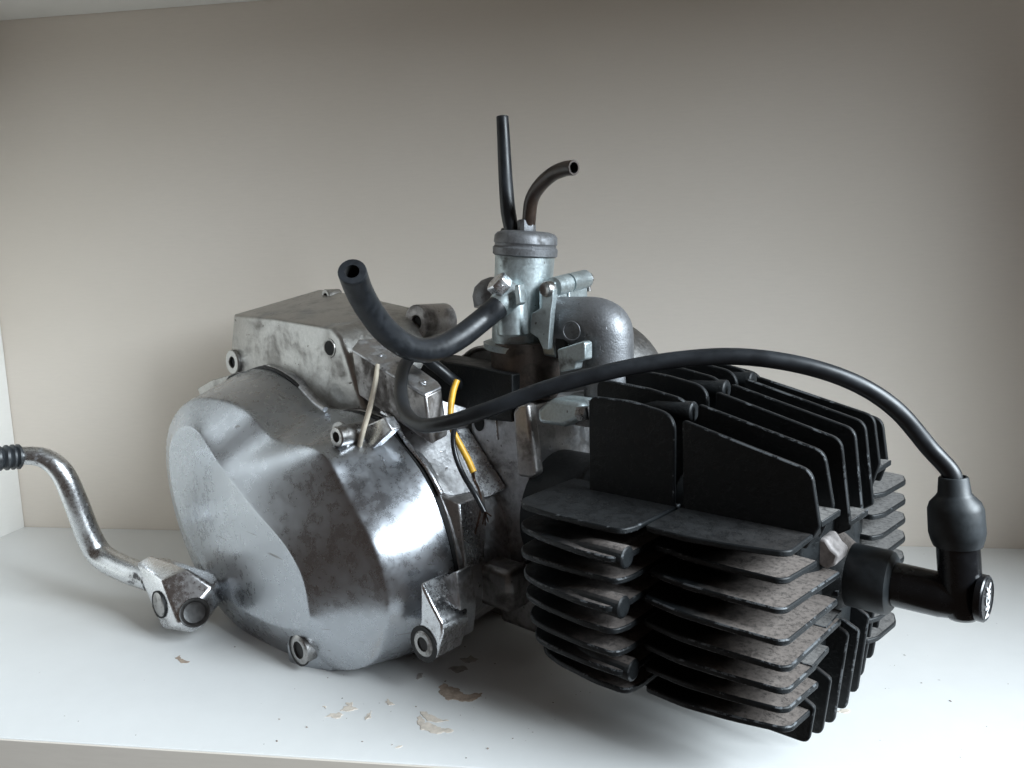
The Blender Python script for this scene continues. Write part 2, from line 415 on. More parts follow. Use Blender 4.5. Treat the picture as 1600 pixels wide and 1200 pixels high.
def scaled(ring, k, a): 
    c = sum(ring, Vector())/len(ring)
    return [V(c.x+(p.x-c.x)*k, a, c.z+(p.z-c.z)*k) for p in ring]
def dense(ring):
    P = [Vector(p) for p in ring]; n = len(P); out = []
    for i in range(n):
        p0, p1, p2, p3 = P[i-1], P[i], P[(i+1) % n], P[(i+2) % n]
        for k in range(4):
            t = k/4; out.append(.5*((2*p1)+(p2-p0)*t+(2*p0-5*p1+4*p2-p3)*t*t+(3*p1-p0-3*p2+p3)*t**3))
    return out
DS = dense(seam)
MB().loft([scaled(DS, .986, -22.5), scaled(DS, .986, -19)]).obj('gasket', 'gasket', engine)

# ---- crankcase
crank = MB().loft([scaled(DS, .985, -19.6), scaled(DS, .993, -19), scaled(DS, .993, -14), scaled(DS, .98, -13), scaled(DS, .955, -11), scaled(DS, .95, 30), scaled(DS, .93, 62), scaled(DS, .95, 64), scaled(DS, .93, 110), scaled(DS, .80, 128)]).obj('crankcase', 'cast', engine)
def part(mb, name, mat, parent=crank, **k): return mb.obj(name, mat, parent, **k)

# bottom of the crankcase the engine stands on
part(MB().box(-360, -240, 55, 100, -30, -5), 'foot', 'castdark', bevel=3)

# gearbox housing: lofted from its near face to its far face
front = [PA(*p, -14) for p in [(364, 492), (430, 498), (490, 508), (518, 513), (532, 528), (543, 560), (556, 606), (572, 652), (440, 650), (357, 600), (359, 560)]]
front2 = [p+V(0, 1.8, 0)+(V(p.x, p.y, p.z)-sum(front, Vector())/len(front))*.012 for p in front]
back = [PA(*p, 62) for p in [(500, 452), (545, 458), (600, 471), (640, 480), (668, 492), (690, 520), (700, 545), (705, 570), (600, 570), (500, 560), (496, 520)]]
housing = part(MB().loft([[p+V(0, 0, 0) for p in rl(front, [sum(front, Vector())/len(front)]*len(front), .03)], front2, rl(front2, back, .5), back]), 'gearbox_housing', 'box', bevel=2.2, seg=3)
def eyelet(x, y, a, r, hole, depth, mat='box', par=housing, name='bolt_boss', ax=(0, 1, 0)):
    c = PA(x, y, a) if len(ax) == 3 and ax[1] else PC(x, y, a)
    h = Vector(ax)
    mb = MB().lathe(c, h, [(2.4, hole), (.5, hole), (0, hole+.6), (0, r-.8), (.8, r), (depth, r)], 24, 0, False, True)
    mb.lathe(c+h*2.2, h, [(0, hole), (.3, hole)], 20, 1)  # near-black floor disc paints the dark depth of the hole
    return mb.obj(name, [mat, 'hole'], par)
eyelet(362, 566, -17, 10.5, 4.6, 30)
part(MB().lathe(PA(514, 544, -14.6), (0, 1, 0), [(.5, 4.2), (.4, 5.4), (0, 6.0), (0, 6.8), (1, 7.2)], 28, cap1=False), 'bolt_boss', 'box', housing)
part(MB().lathe(PA(514, 544, -14.7), (0, 1, 0), [(0, 5.2), (.4, 5.2)], 28), 'bolt_hole_shade', 'hole', housing)  # flat black disc painted as the shaded depth of a hole
eyelet(650, 504, 46, 13.5, 5.4, 30, 'castdark')
eyelet(508, 463, 50, 6, 2.5, 14)
part(MB().tube([PA(470, 604, -30), PA(492, 628, -30), PA(508, 640, -30)], 2.0), 'casting_rib', 'cast')
# flange stub that sticks out left of the housing
part(MB().prism([PA(*p, -20) for p in [(308, 607), (330, 594), (372, 582), (372, 620), (320, 640)]], (0, 25, 0)), 'case_lip', 'box', bevel=1)

# number boss: a raised bar with stamped figures
nb_top = [PA(549, 545, -22), PA(664, 616, -22), PA(690, 604, -6), PA(684, 596, -3), PA(590, 528, 2), PA(560, 530, -12)]
bar = part(MB().prism([p+V(0, 0, -.9) for p in nb_top], (0, 4, -32)), 'number_boss', 'castdark', bevel=1.6)
part(MB().prism(nb_top, (0, 0, -2.2)), 'number_plate', 'cast', bevel=.9)

def figure(txt, origin, right, up, size, mat, parent, name='stamped_figure', thick=.3, bold=0.0):
    cu = bpy.data.curves.new(name, 'FONT'); cu.body = txt; cu.size = size; cu.extrude = thick; cu.offset = bold; cu.align_x = 'CENTER'; cu.align_y = 'CENTER'
    t = bpy.data.objects.new(name, cu); COL.objects.link(t)
    dg = bpy.context.evaluated_depsgraph_get(); me = bpy.data.meshes.new_from_object(t.evaluated_get(dg))
    bpy.data.objects.remove(t); bpy.data.curves.remove(cu)
    right = Vector(right).normalized(); up = Vector(up); up = (up-right*up.dot(right)).normalized(); nn = right.cross(up)
    for v in me.vertices: v.co = L(Vector(origin)+right*v.co.x+up*v.co.y+nn*v.co.z)
    me.name = name
    return link(name, me, mat, parent, smooth=0)
rdir = nb_top[1]-nb_top[0]; udir = nb_top[4]-nb_top[0]
def onbar(x, y):
    n = rdir.cross(udir).normalized(); P0 = nb_top[0]
    A, B = PD(x, y, 300), PD(x, y, 600); t = (P0-A).dot(n)/(B-A).dot(n); return A+(B-A)*t+n*(.2 if n.z > 0 else -.2)
figure('7', onbar(594, 555), rdir, udir, 7, 'bare', crank)
figure('2', onbar(661, 597), rdir, udir, 7, 'bare', crank)

# raised machined pads and blocks between the seam and the cylinder
def pad(px, inward, name, mat, bev=1.0):
    P = [PA(*p) for p in px]; return part(MB().prism(P, inward), name, mat, bevel=bev)
pad([(702, 672, 12), (731, 667, 33), (792, 762, 33), (766, 776, 22), (744, 781, 12)], (-14, 0, -10), 'machined_pad', 'bare', .8)
pad([(612, 652, -19), (700, 660, 12), (744, 768, 12), (706, 776, -12), (690, 769, -19)], (-10, 0, -8), 'mottled_pad', 'cast', .8)
pad([(676, 768, -20), (717, 788, -15), (728, 888, -15), (706, 884, -20)], (-10, 34, -2), 'case_wall', 'castdark', .8)
pad([(718, 787, -14.5), (752, 778, 12), (764, 872, 14), (729, 890, -14.5)], (-10, 6, -2), 'lit_wall', 'bare', .6)  # same block as case_wall, brighter metal paints its lit face
pad([(640, 640, -10), (690, 624, 14), (742, 640, 36), (735, 662, 34), (690, 668, 8)], (-8, 0, -14), 'upper_deck', 'cast', 1)
for x, y in ((655, 641), (663, 645), (674, 648), (645, 648)):
    part(MB().tube([PA(x, y, -4)+V(0, 0, .5), PA(x+9, y+6, -4)+V(0, 0, .5)], 1.0, 8), 'stamped_mark', 'castdark')
# seam lip as a raised rib strip
part(MB().tube([PA(597, 644, -20)+V(0, 0, 0), PA(612, 655, -20), PA(636, 692, -20), PA(668, 733, -20), PA(690, 772, -20)], 1.6, 8), 'seam_lip', 'bare')

# cylinder mounting flange
flp = [PA(*p, 34) for p in [(735, 640), (790, 636), (806, 632), (824, 634), (838, 745), (822, 800), (816, 880), (790, 915), (735, 905)]]
flange = part(MB().prism(flp, (0, 92, 0)), 'cylinder_flange', 'cast', bevel=2, seg=3)
part(MB().lathe(PA(748, 660, 33.4), (0, 1, 0), [(0, 4.6), (.4, 4.6)], 20, squash=(1, 1.35)), 'stud_hole_shade', 'hole')  # flat black oval drawn for the dark inside of a hole
part(MB().prism([PA(*p, 27) for p in [(800, 643), (810, 632), (824, 631), (838, 742), (828, 748), (808, 745)]], (0, 9, 0)), 'flange_rib', 'castdark', bevel=2.4, seg=3)
part(MB().prism([PA(*p, 33.2) for p in [(771, 640), (772.5, 640), (778, 688), (776.5, 688)]], (0, 2, 0)), 'casting_line', 'bare', bevel=.2)
part(MB().box(-216, -180, 24, 60, -14, 26), 'lower_lug', 'grime', bevel=4)
part(MB().box(-222, -188, 4, 26, 6, 34), 'drain_lug', 'grime', bevel=4)

# flywheel side behind: a round cover and a pale carrier
MB().lathe(V(-215, 118, 128), (0, 1, 0), [(0, 52), (10, 58), (34, 58), (38, 54)], 48).obj('flywheel_cover', 'seal', engine)
fw2 = [PA(*p, 70) for p in [(722, 572), (727, 556), (742, 546), (770, 542), (800, 545), (800, 600), (722, 600)]]
part(MB().prism(fw2, (0, 50, 0)), 'rear_casing', 'seal', bevel=2)
part(MB().tube([PA(724, 558, 69), PA(742, 546, 69), PA(775, 540, 69)], 1.8, 8), 'casing_rim', 'castdark')
part(MB().prism([PA(*p, 30) for p in [(665, 560), (740, 572), (800, 585), (800, 660), (700, 650), (650, 590)]], (0, 30, 0)), 'dark_gap_block', 'fin_plain', bevel=1)  # added black block standing in for the shade of the gap behind

# ---- screws and lugs of the side cover
def socket_screw(p, ax, r, h, par, mat='steel', name='socket_screw', hole=.52):
    mb = MB().lathe(p, ax, [(h*.45, r*hole*.8), (h*.45, r*hole), (0, r*hole), (0, r*.88), (.8, r), (h, r)], 24, 0, True, True)
    mb.lathe(Vector(p)+Vector(ax)*h*.42, ax, [(0, r*hole), (.3, r*hole)], 6, 1)
    return mb.obj(name, [mat, 'hole'], par)
# upper screw in its pocket
pk = [PA(*p, -58) for p in [(503, 706), (506, 676), (530, 655), (562, 646), (600, 640), (596, 690), (578, 712), (545, 716)]]
cut = MB().prism([p+V(0, -20, 0) for p in pk], (0, 46, 0)).obj('cutter', 'castdark', None)
bo = cover.modifiers.new('pocket', 'BOOLEAN'); bo.object = cut; bo.solver = 'EXACT'; bo.operation = 'DIFFERENCE'; bo.material_mode = 'TRANSFER'
dg = bpy.context.evaluated_depsgraph_get()
me2 = bpy.data.meshes.new_from_object(cover.evaluated_get(dg)); cover.modifiers.clear(); cover.data = me2; me2.name = 'side_cover'
me2.materials.clear(); me2.materials.append(M['cover']); me2.materials.append(M['castdark'])
bpy.data.objects.remove(cut)
poly2 = [(p.x, p.z) for p in pk]
def edge_dist(x, z):
    best = 1e9
    for k in range(len(poly2)):
        a, b, p = Vector(poly2[k-1]), Vector(poly2[k]), Vector((x, z)); t = max(0, min(1, (p-a).dot(b-a)/(b-a).length_squared))
        best = min(best, (a+(b-a)*t-p).length)
    return best
for p in me2.polygons:
    x, y, z = p.center.x*1000+BC, p.center.y*1000+BA, p.center.z*1000+BZ
    p.material_index = 1 if y < -28 and ((abs(p.normal.y) < .02 and edge_dist(x, z) < .2) or abs(y+32) < .05) else 0  # pocket faces take the darker metal, recess shade put into the colour
me2.shade_smooth(); me2.set_sharp_from_angle(angle=math.radians(40))
socket_screw(PA(525, 683, -58), (0, 1, 0), 6.6, 28, cover)
MB().lathe(PA(531, 681, -52), (0, 1, 0), [(0, 5), (0, 9), (1.8, 9), (1.8, 5)], 24).obj('washer', 'steel', cover)
# clip plate behind the screw
MB().prism([PA(*p, -40) for p in [(564, 668), (600, 652), (612, 672), (580, 702), (574, 703)]], (0, 8, 0)).obj('clip_plate', 'bare', cover, bevel=1)
# lower right lug
lug = [PA(*p, -56) for p in [(657, 910), (674, 945), (690, 975), (691, 990), (680, 1030), (662, 1028), (648, 1010), (650, 990), (657, 970)]]
lugo = MB().prism(lug, (0, 22, 0)).obj('screw_lug', 'bare', cover, bevel=1.4, seg=3)
socket_screw(PA(660, 1007, -57.5), (0, 1, 0), 8.0, 10, cover, 'steel', hole=.55)
MB().lathe(PA(661, 1007, -56.8), (0, 1, 0), [(0, 7), (0, 11), (1.2, 11)], 24).obj('screw_dark_ring', 'gasket', cover)
# web between lug and seam
MB().prism([PA(*p, -40) for p in [(680, 908), (712, 893), (719, 960), (715, 1000), (690, 990)]], (0, 14, 0)).obj('lug_web', 'cast', cover, bevel=1)
# lower left boss and block
MB().prism([PA(*p) for p in [(445, 1004, -82), (456, 994, -83), (478, 1001, -82.5), (504, 1024, -75), (531, 1047, -68), (506, 1054, -74), (470, 1051, -79), (449, 1036, -81)]], (0, 40, 0)).obj('screw_lug', 'cover', cover, bevel=3, seg=3)
socket_screw(PA(466, 1016, -84.5), V(0, 1, .0), 9.5, 12, cover, 'steel', hole=.6)
MB().lathe(PA(466, 1016, -83.2), (0, 1, 0), [(0, 8), (0, 10.6), (1.6, 10.6)], 24).obj('screw_dark_ring', 'gasket', cover)  # black ring stands in for the shade of a recessed slot
# small lug far left
MB().lathe(PA(368, 985, -74), (0, 1, 0), [(0, 3), (0, 6.5), (1, 7), (24, 7)], 20).obj('screw_lug', 'castdark', cover)
# kick shaft seal
KC = PA(300, 925, -82)
MB().lathe(V(KC.x, -84, KC.z), (0, -1, 0), [(0, 19), (3, 18), (5, 14), (12, 13)], 32).obj('shaft_seal', 'rubber', cover)

# ---- kick lever
lever_pts = [PA(285, 925, -104), PA(240, 905, -112), PA(195, 889, -120), PA(158, 868, -127), PA(138, 835, -132), PA(118, 783, -138), PA(97, 738, -144), PA(70, 716, -152), PA(35, 712, -164), PA(5, 716, -176)]
lever = MB().tube(lever_pts[1:], [9.4, 9.2, 9.0, 8.6, 8.2, 7.8, 7.2, 6.6, 6.2], 20).obj('kick_lever', 'chrome', engine)
# forged hub with pinch bolt
HA = -100
def hull(pts, name, mat, par, **k):
    b = bmesh.new()
    for p in pts: b.verts.new(L(p))
    r = bmesh.ops.convex_hull(b, input=b.verts[:])
    bmesh.ops.delete(b, geom=[g for g in r['geom_interior'] if isinstance(g, bmesh.types.BMVert)], context='VERTS')
    bmesh.ops.dissolve_limit(b, angle_limit=.12, verts=b.verts[:], edges=b.edges[:])
    bmesh.ops.recalc_face_normals(b, faces=b.faces)
    me = bpy.data.meshes.new(name); b.to_mesh(me); b.free()
    return link(name, me, mat, par, **k)
hp = [PA(*p) for p in [(222, 910, -121), (253, 907, -119), (279, 978, -119), (252, 981, -121), (290, 888, -104), (333, 917, -93), (335, 950, -92), (300, 989, -106), (318, 978, -98), (232, 868, -110), (262, 872, -100), (212, 880, -118)]]
hp += [V(hp[i].x-12, hp[i].y+14, hp[i].z) for i in (2, 5, 6, 7)]
hub = hull(hp, 'lever_hub', 'hub', lever, bevel=3.6, seg=5, smooth=50)
MB().lathe(V(KC.x, -108, KC.z), (0, 1, 0), [(0, 12), (24, 12)], 28).obj('kick_shaft', 'darksteel', lever)
MB().lathe(PA(247, 945, -121.4), (0, 1, 0), [(0, 8), (.4, 8.6), (3, 8.6)], 28, squash=(1, 1.0)).obj('pinch_bolt', 'steel', lever)
MB().lathe(PA(247, 945, -121.0), (0, 1, 0), [(0, 9.8), (3, 9.8)], 28).obj('recess_shade', 'hole', lever)  # black disc paints a shaded recess round the bolt
se_p = PA(304, 957, -107.5); vd = (PD(304, 957, 500)-PD(304, 957, 300)).normalized()
MB().lathe(se_p-vd*4.2, vd, [(3, 5), (2.6, 7), (.4, 8.4), (0, 9.6), (.6, 10), (9, 10)], 30).obj('shaft_end', 'grease', lever)
ped = [PA(33, 713, -165), PA(0, 716, -178), PA(-60, 722, -200), PA(-120, 728, -222)]
PP = spline(ped, 10); radii = [8.3+(.9 if i % 3 else -.7) for i in range(len(PP))]
MB().tube(PP, radii, 24, per=2).obj('rubber_pedal', 'rubber', lever, smooth=30)

# ---- cylinder: barrel and fins
cyl = MB().lathe(V(-192, 60, 62), (1, 0, 0), [(0, 40), (40, 40), (42, 44), (110, 44)], 40).obj('cylinder', 'fin_plain', engine)
head = MB().loft([[V(c, a, z) for a, z in rounded([(18, 12), (112, 12), (112, 112), (18, 112)], 18)] for c in (-82, -14)] + [[V(-8, a, z) for a, z in rounded([(30, 24), (100, 24), (100, 100), (30, 100)], 18)]]).obj('cylinder_head', 'fin_plain', engine, bevel=2)
T = 3.1
def fin(mb, parent, mat, bev=.75): return mb.obj('cooling_fin', [mat, 'worn'], parent, bevel=bev, seg=2, bmat=1)
ZL = [96, 84, 72, 60, 47.5, 35.5, 23.5, 11.5]
H_CORNER = [(1229, 862), (1224, 905), (1222, 952), (1224, 1002), (1228, 1043), (1226, 1078), (1226, 1108), (1230, 1138)]
H_INNER = [(1284, 824), (1278, 876), (1313, 893), (1310, 936), (1315, 967), (1277, 1036), (1280, 1065), (1275, 1102)]
H_LEFT = [(1012, 826), (1008, 850), (1008, 893), (1008, 937), (1010, 975), (1012, 1012), (1022, 1050), (1022, 1084)]
for i, z in enumerate(ZL):
    k, e, l = PZ(*H_CORNER[i], z), PZ(*H_INNER[i], z), PZ(*H_LEFT[i], z)
    l = V(-74.5, PA(0, 0, 0).y if False else l.y, z)
    far = 20
    pts = [(l.x, far), (l.x, l.y+3), (l.x+22, l.y*.72+k.y*.28-1.5), (l.x+46, l.y*.38+k.y*.62-1.5), (k.x-2, k.y-.5), (k.x+1.2, k.y+3), (e.x, e.y), (e.x-6, e.y+1)]
    out = rounded(pts, [0, 3, 6, 6, 3.5, 2.5, 1.2, 0], 4)
    tilt = 0
    fin(MB().prism([V(p[0], p[1], z-T) for p in out], (0, 0, T)), head, 'fin_plain' if i == 0 else 'fin_head')
C_RIGHT = [(985, 830), (990, 880), (985, 912), (985, 960), (985, 993), (985, 1028), (1005, 1063), (1010, 1090)]
C_LEFT = [(808, 785), (808, 820), (808, 860), (812, 893), (815, 925), (822, 960), (830, 990), (843, 1010)]
for i, z in enumerate(ZL):
    r, l = PZ(*C_RIGHT[i], z), PZ(*C_LEFT[i], z)
    pts = [(-77, 28), (-77, r.y+9), (-80, r.y-.5), (-98, r.y-1.5), (-125, (l.y+r.y)/2-2), (l.x+4, l.y-1), (l.x-3, l.y+7), (-154, 28)]
    out = rounded(pts, [0, 6, 7, 4, 6, 5, 5, 0], 5)
    mb = MB().prism([V(p[0], p[1], z-T) for p in out], (0, 0, T))
    if i in (1, 3, 6):      # a solid pin cast along the fin edge
        mb.lathe(V(-112, r.y+7.5, z-1.5), (1, 0, 0), [(0, 1.5), (14, 5.4), (34.6, 5.8), (35.6, 5.2)], 22)
    fin(mb, cyl, 'fin_plain' if i == 0 else 'fin_cyl')
# upright fins above: cylinder, then head
VA = [14, 31, 52, 71, 90, 108, 127]
CT = [148, 153, 158, 160, 162, 161, 157]
for i, a in enumerate(VA):
    zt = CT[i]; left = -132 if i == 0 else -138
    pts = [(-78, 92), (-78, zt-3), (-104, zt+2.0), (left, zt+(2.5 if i == 0 else 5)), (left, 92)]
    out = rounded(pts, [0, 9, 3, 6, 0], 6)
    mb = MB().prism([V(p[0], a-T/2, p[1]) for p in out], (0, T, 0))
    if i in (1, 3, 5):
        mb.lathe(V(-112, a+.5, zt-9), (1, 0, 0), [(0, 1.5), (14, 5), (35, 5.6), (36, 5)], 22)
    fin(mb, cyl, 'fin_plain')
HT0 = [143, 149, 153, 155, 156, 155, 150]; HT1 = [125, 131, 134, 137, 137, 137, 129]
HB = [(1283, 822), (1304, 790), (1331, 826), (1349, 797), (1366, 788), (1376, 724), (1388, 722)]
HP = [(1270, 735), (1290, 705), (1316, 686), (1337, 670), (1353, 659), (1367, 649), (1380, 655)]
for i, a in enumerate(VA):
    p1, p2 = PA(*HP[i], a), PA(*HB[i], a)
    pts = [(-72.5, 90), (-73.5, HT0[i]), (p1.x, p1.z), (p2.x, p2.z), (p2.x-6, min(p2.z, 92)-4)]
    out = rounded(pts, [0, 2.5, 5, 1.5, 0], 5)
    fin(MB().prism([V(p[0], a-T/2, p[1]) for p in out], (0, T, 0)), head, 'fin_plain')
# webs joining pairs of upright fins at their feet
for (x, y, a0, a1) in ((1296, 800, 14, 31), (1340, 800, 52, 71), (1378, 722, 108, 127)):
    p = PA(x, y, (a0+a1)/2)
    fin(MB().prism([V(p.x-14, a0+1.3, p.z), V(p.x-14, a1-1.3, p.z), V(p.x+3, a1-1.3, p.z), V(p.x-1, a0+1.3, p.z-3)], (0, 0, -T)), head, 'fin_grey', .4)
# upright fins below the head and the cylinder
BAF = [9, 28, 46, 67, 86, 101, 116]
BT = [0, 1, 2, 3, 4, 5, 6]
BP = [(1265, 1161), (1285, 1148), (1304, 1131), (1323, 1109), (1340, 1083), (1348, 1058), (1363, 1030)]
BU = [(1275, 1104), (1300, 1060), (1327, 990), (1344, 985), (1359, 962), (1367, 955), (1378, 950)]
for i, a in enumerate(BAF):
    p, q = PA(*BP[i], a), PA(*BU[i], a)
    pts = [(-76, p.z-2), (p.x, p.z), (q.x, q.z), (q.x-8, q.z+4), (-76, 30)]
    out = rounded(pts, [2, 4, 2, 0, 0], 5)
    fin(MB().prism([V(s[0], a-T/2, s[1]) for s in out], (0, T, 0)), head, 'fin_plain')
    pts = [(-146, -6), (-132, p.z-1), (-80, p.z-3), (-80, 30), (-146, 30)]
    fin(MB().prism([V(s[0], a-T/2, s[1]) for s in rounded(pts, [6, 8, 5, 0, 0], 5)], (0, T, 0)), cyl, 'fin_plain')
# level fins on the far side, and short horizontal tabs at the feet of the lower fins
FR = [(1404, 738), (1410, 795), (1413, 830), (1408, 862), (1400, 900), (1396, 935), (1390, 955), (1386, 965)]
FE = [150, 152, 154, 156, 156, 154, 150, 144]
for i, z in enumerate(ZL):
    pts = [(-72, 100), (-2, 96), (2, 104), (5, FE[i]-14), (1, FE[i]-2), (-8, FE[i]), (-72, FE[i]+8)]
    fin(MB().prism([V(p[0], p[1], z-T) for p in rounded(pts, [0, 2, 3, 3, 3, 3, 4], 4)], (0, 0, T)), head, 'fin_grey')
    pts = [(-148, 96), (-78, 96), (-78, FE[i]+8), (-148, FE[i]+2)]
    fin(MB().prism([V(p[0], p[1], z-T) for p in rounded(pts, [0, 0, 8, 8], 4)], (0, 0, T)), cyl, 'fin_cyl')
for (a0, a1, z) in ((2, 28, 36.2), (20, 46, 48.2), (36, 67, 60.7), (67, 86, 50), (86, 101, 48)):
    fin(MB().prism([V(-40, a0+1.3, z), V(-40, a1-1.3, z), V(-1, a1-1.3, z), V(-1, a0+1.3, z)], (0, 0, -T)), head, 'fin_grey', .4)
# dusty boss beside the plug, window-lit paleness put into its colour
pb = [PA(*p, 30) for p in [(1264, 872), (1276, 842), (1290, 842), (1300, 858), (1311, 868), (1306, 884), (1290, 890)]]
MB().prism(pb, (0, 16, 0)).obj('plug_boss', 'lit_boss', head, bevel=1.5, seg=3)
MB().lathe(V(-16, 55, 64), (1, 0, 0), [(0, 22), (10, 20), (16, 16)], 36).obj('plug_seat', 'fin_head', head)

# ---- spark plug cap
PX = V(1, 0, 0)
cap = MB().lathe(V(4, 55, 64), PX, [(0, 9), (0, 11), (36, 10.6), (44, 9.2), (48, 6)], 32).obj('spark_plug_cap', 'bakelite', engine)
MB().lathe(V(-3, 55, 64), PX, [(0, 12), (0, 15), (1.5, 16), (19, 16), (21.5, 15.4), (23, 13), (23, 10.2)], 36).obj('rubber_collar', 'rubber_dusty', cap)
vx = 46
b0 = PA(1505, 962, 55); vx = 46
up = (PA(1492, 745, 55)-PA(1505, 950, 55)).normalized()
base = PA(1503, 955, 55)
MB().lathe(base-up*4, up, [(0, 3), (.8, 6), (3, 8.2), (8, 9.0), (36, 9.0)], 32).obj('cap_elbow', 'bakelite', cap)
MB().lathe(base+up*1, up, [(2, 8.6), (2.6, 8.9)], 32, squash=(1, 1)).obj('mould_seam', 'bakelite', cap)
hgt = (PA(1492, 745, 55)-base).length
MB().lathe(base+up*(hgt-37), up, [(4.5, 9.2), (4.8, 10.2), (8, 11.2), (11, 11.8), (22, 11.6), (25, 10.6), (28, 7.9), (29.5, 6.9), (36.4, 6.2), (37, 5.8), (37, 5.0), (30, 4.8)], 36).obj('cable_boot', 'rubber_dusty', cap)
DX = V(1, -.10, .03).normalized(); dc = V(base.x+9.6, 54, base.z+9)
MB().lathe(dc-DX*3, DX, [(0, 8), (0, 10.8), (2.6, 10.8), (3.1, 10.3)], 40).obj('emblem_disc', 'bakelite', cap)
MB().lathe(dc+DX*.1, DX, [(0, 9.8), (.3, 9.8), (.3, 9.4), (0, 9.4)], 40, 0, False, False).obj('emblem_ring', 'rubber', cap)
figure('NGK', dc+DX*.5+V(0, 0, -1.0), V(0, .0, 1), V(-.13, -1, 0), 7.4, 'ink', cap, 'cap_lettering', .15, .13)

# ---- ignition cable
bt = base+up*(hgt-6)
cb = [bt, base+up*(hgt+2)+V(-1, 0, 0), PD(1452, 700, 345), PD(1400, 640, 343), PD(1335, 598, 343), PD(1250, 570, 345), PD(1150, 557, 350), PD(1050, 563, 356), PD(950, 581, 362), PD(850, 608, 370), PD(760, 641, 378), PD(700, 660, 390), PD(658, 664, 405), PD(634, 645, 425), PD(626, 610, 450), PD(632, 572, 475), PD(652, 553, 490), PD(680, 572, 500), PD(705, 592, 505), PD(730, 610, 520)]
MB().tube(cb, 4.1, 20).obj('ignition_cable', 'cable', engine, smooth=180)

# ---- carburettor
CA = 58
def cc(x, y): return PA(x, y, CA)
ctop, cbot = cc(821, 385), cc(812, 540)
cax = (ctop-cbot).normalized()
def up_at(y): return cbot+(ctop-cbot)*((540-y)/155)
def hh(y): return (up_at(y)-cbot).length*(1 if y < 540 else -1)
carb = MB().lathe(cbot, cax, [(hh(545), 19), (hh(520), 19.5), (hh(470), 19.5), (hh(392), 20)], 40).obj('carburettor', 'zinc', engine)
MB().lathe(cbot, cax, [(hh(400), 20.4), (hh(398), 21.6), (hh(388), 21.8), (hh(385), 20.6), (hh(382), 20.6), (hh(380), 21.3), (hh(370), 21.0), (hh(365), 19.2), (hh(362), 15), (hh(361), 6)], 44).obj('chamber_cap', 'pot', carb)
hexa(cc(823, 362), (0, 0, 1), 6.4, 8, rot=.4).obj('cap_nut', 'pot', carb, bevel=.4)
MB().lathe(cc(795, 366), (0, 0, 1), [(0, 6), (1, 6.5), (4, 5)], 20).obj('cable_guide', 'darksteel', carb)
MB().lathe(cbot, cax, [(hh(548), 21), (hh(546), 24.5), (hh(537), 25), (hh(534), 22)], 40).obj('bowl_flange', 'zinc', carb)
MB().lathe(cc(822, 620), (0, 0, 1), [(0, 21), (4, 23.5), (38, 23.5)], 40).obj('float_bowl', 'bowl', carb)
# inlet column, banjo and hex bolt
MB().lathe(PA(802, 525, 38), (0, 0, 1), [(0, 9), (1.5, 10.5), (22, 10), (30, 9)], 28).obj('inlet_column', 'zinc', carb)
bj = PA(794, 458, 26)
bax = (PA(808, 448, 30)-PA(780, 462, 20)).normalized()
q0, q1 = PD(776, 481, 470), PD(806, 455, 476)
MB().lathe(q0, q1-q0, [(0, 7.2), (4, 8.4), ((q1-q0).length-2, 8.8), ((q1-q0).length, 8)], 28).obj('banjo_union', 'zinc', carb)
hexa(PD(788, 453, 470), V(-.30, -.55, .62), 8.0, 9, rot=.35).obj('banjo_bolt', 'bare', carb, bevel=.6)
MB().prism([PA(*p, 24) for p in [(803, 446), (810, 444), (813, 474), (806, 478)]], (0, 6, 0)).obj('washer_plate', 'zinc', carb, bevel=.8)
MB().lathe(PA(771, 462, 66), V(-.2, 0, 1), [(-6, 15), (2, 15), (8, 12.5), (12, 7), (13.2, 2)], 28).obj('choke_dome', 'pot', carb)
# clamp on the outlet
cl = rounded([(-199, 192), (-199, 226), (-193, 233), (-172, 233), (-166, 226), (-166, 196), (-176, 176), (-190, 176)], [2, 4, 3, 3, 3, 3, 6, 6])
c_out = [PA(*p, 40) for p in [(845, 452), (852, 441), (864, 441), (884, 433), (906, 428), (914, 436), (916, 470), (905, 500), (868, 520), (858, 500), (848, 480)]]
def blockpx(px, a0, depth, name, mat, par, bev=1.2):
    return MB().prism([PA(*p, a0) for p in px], (0, depth, 0)).obj(name, mat, par, bevel=bev, seg=3)
CCL = -184
def blockc(px, c0, depth, name, mat, par, bev=1.0):
    return MB().prism([PC(*p, c0) for p in px], (depth, 0, 0)).obj(name, mat, par, bevel=bev, seg=3)
blockc([(861, 450), (866, 441), (885.5, 435), (887, 470), (887, 560), (868, 556), (861, 520)], CCL, -10, 'outlet_clamp', 'zinc', carb)
blockc([(889, 434), (910, 428), (917, 432), (919, 470), (917, 520), (905, 556), (889, 560)], CCL, -10, 'outlet_clamp', 'zinc', carb)
k0, k1, k2, k3 = PC(864, 449, -187), PC(886, 443, -187), PC(888.5, 442.5, -187), PC(915, 436, -187)
MB().lathe(k0, k1-k0, [(0, 5), (.8, 6.4), ((k1-k0).length, 6.4)], 24).obj('clamp_barrel', 'zinc', carb)
MB().lathe(k2, k3-k2, [(0, 6.4), ((k3-k2).length-.8, 6.4), ((k3-k2).length, 5)], 24).obj('clamp_barrel', 'zinc', carb)
blockpx([(845, 450), (851, 441), (859, 442), (864, 452), (863, 470), (860, 490), (858, 520), (856, 546), (848, 546), (840, 528), (828, 520), (830, 490), (846, 480)], 33, 5, 'clamp_plate', 'zinc', carb, .8)
MB().lathe(PA(853, 452, 32.6), (0, 1, 0), [(0, 2.5), (-1.2, 4.2), (0, 5), (4, 5)], 20).obj('clamp_pivot', 'steel', carb)
hexa(PC(914, 437, -186), V(.3, 1, .1), 4.6, 5).obj('clamp_screw', 'bare', carb, bevel=.4)
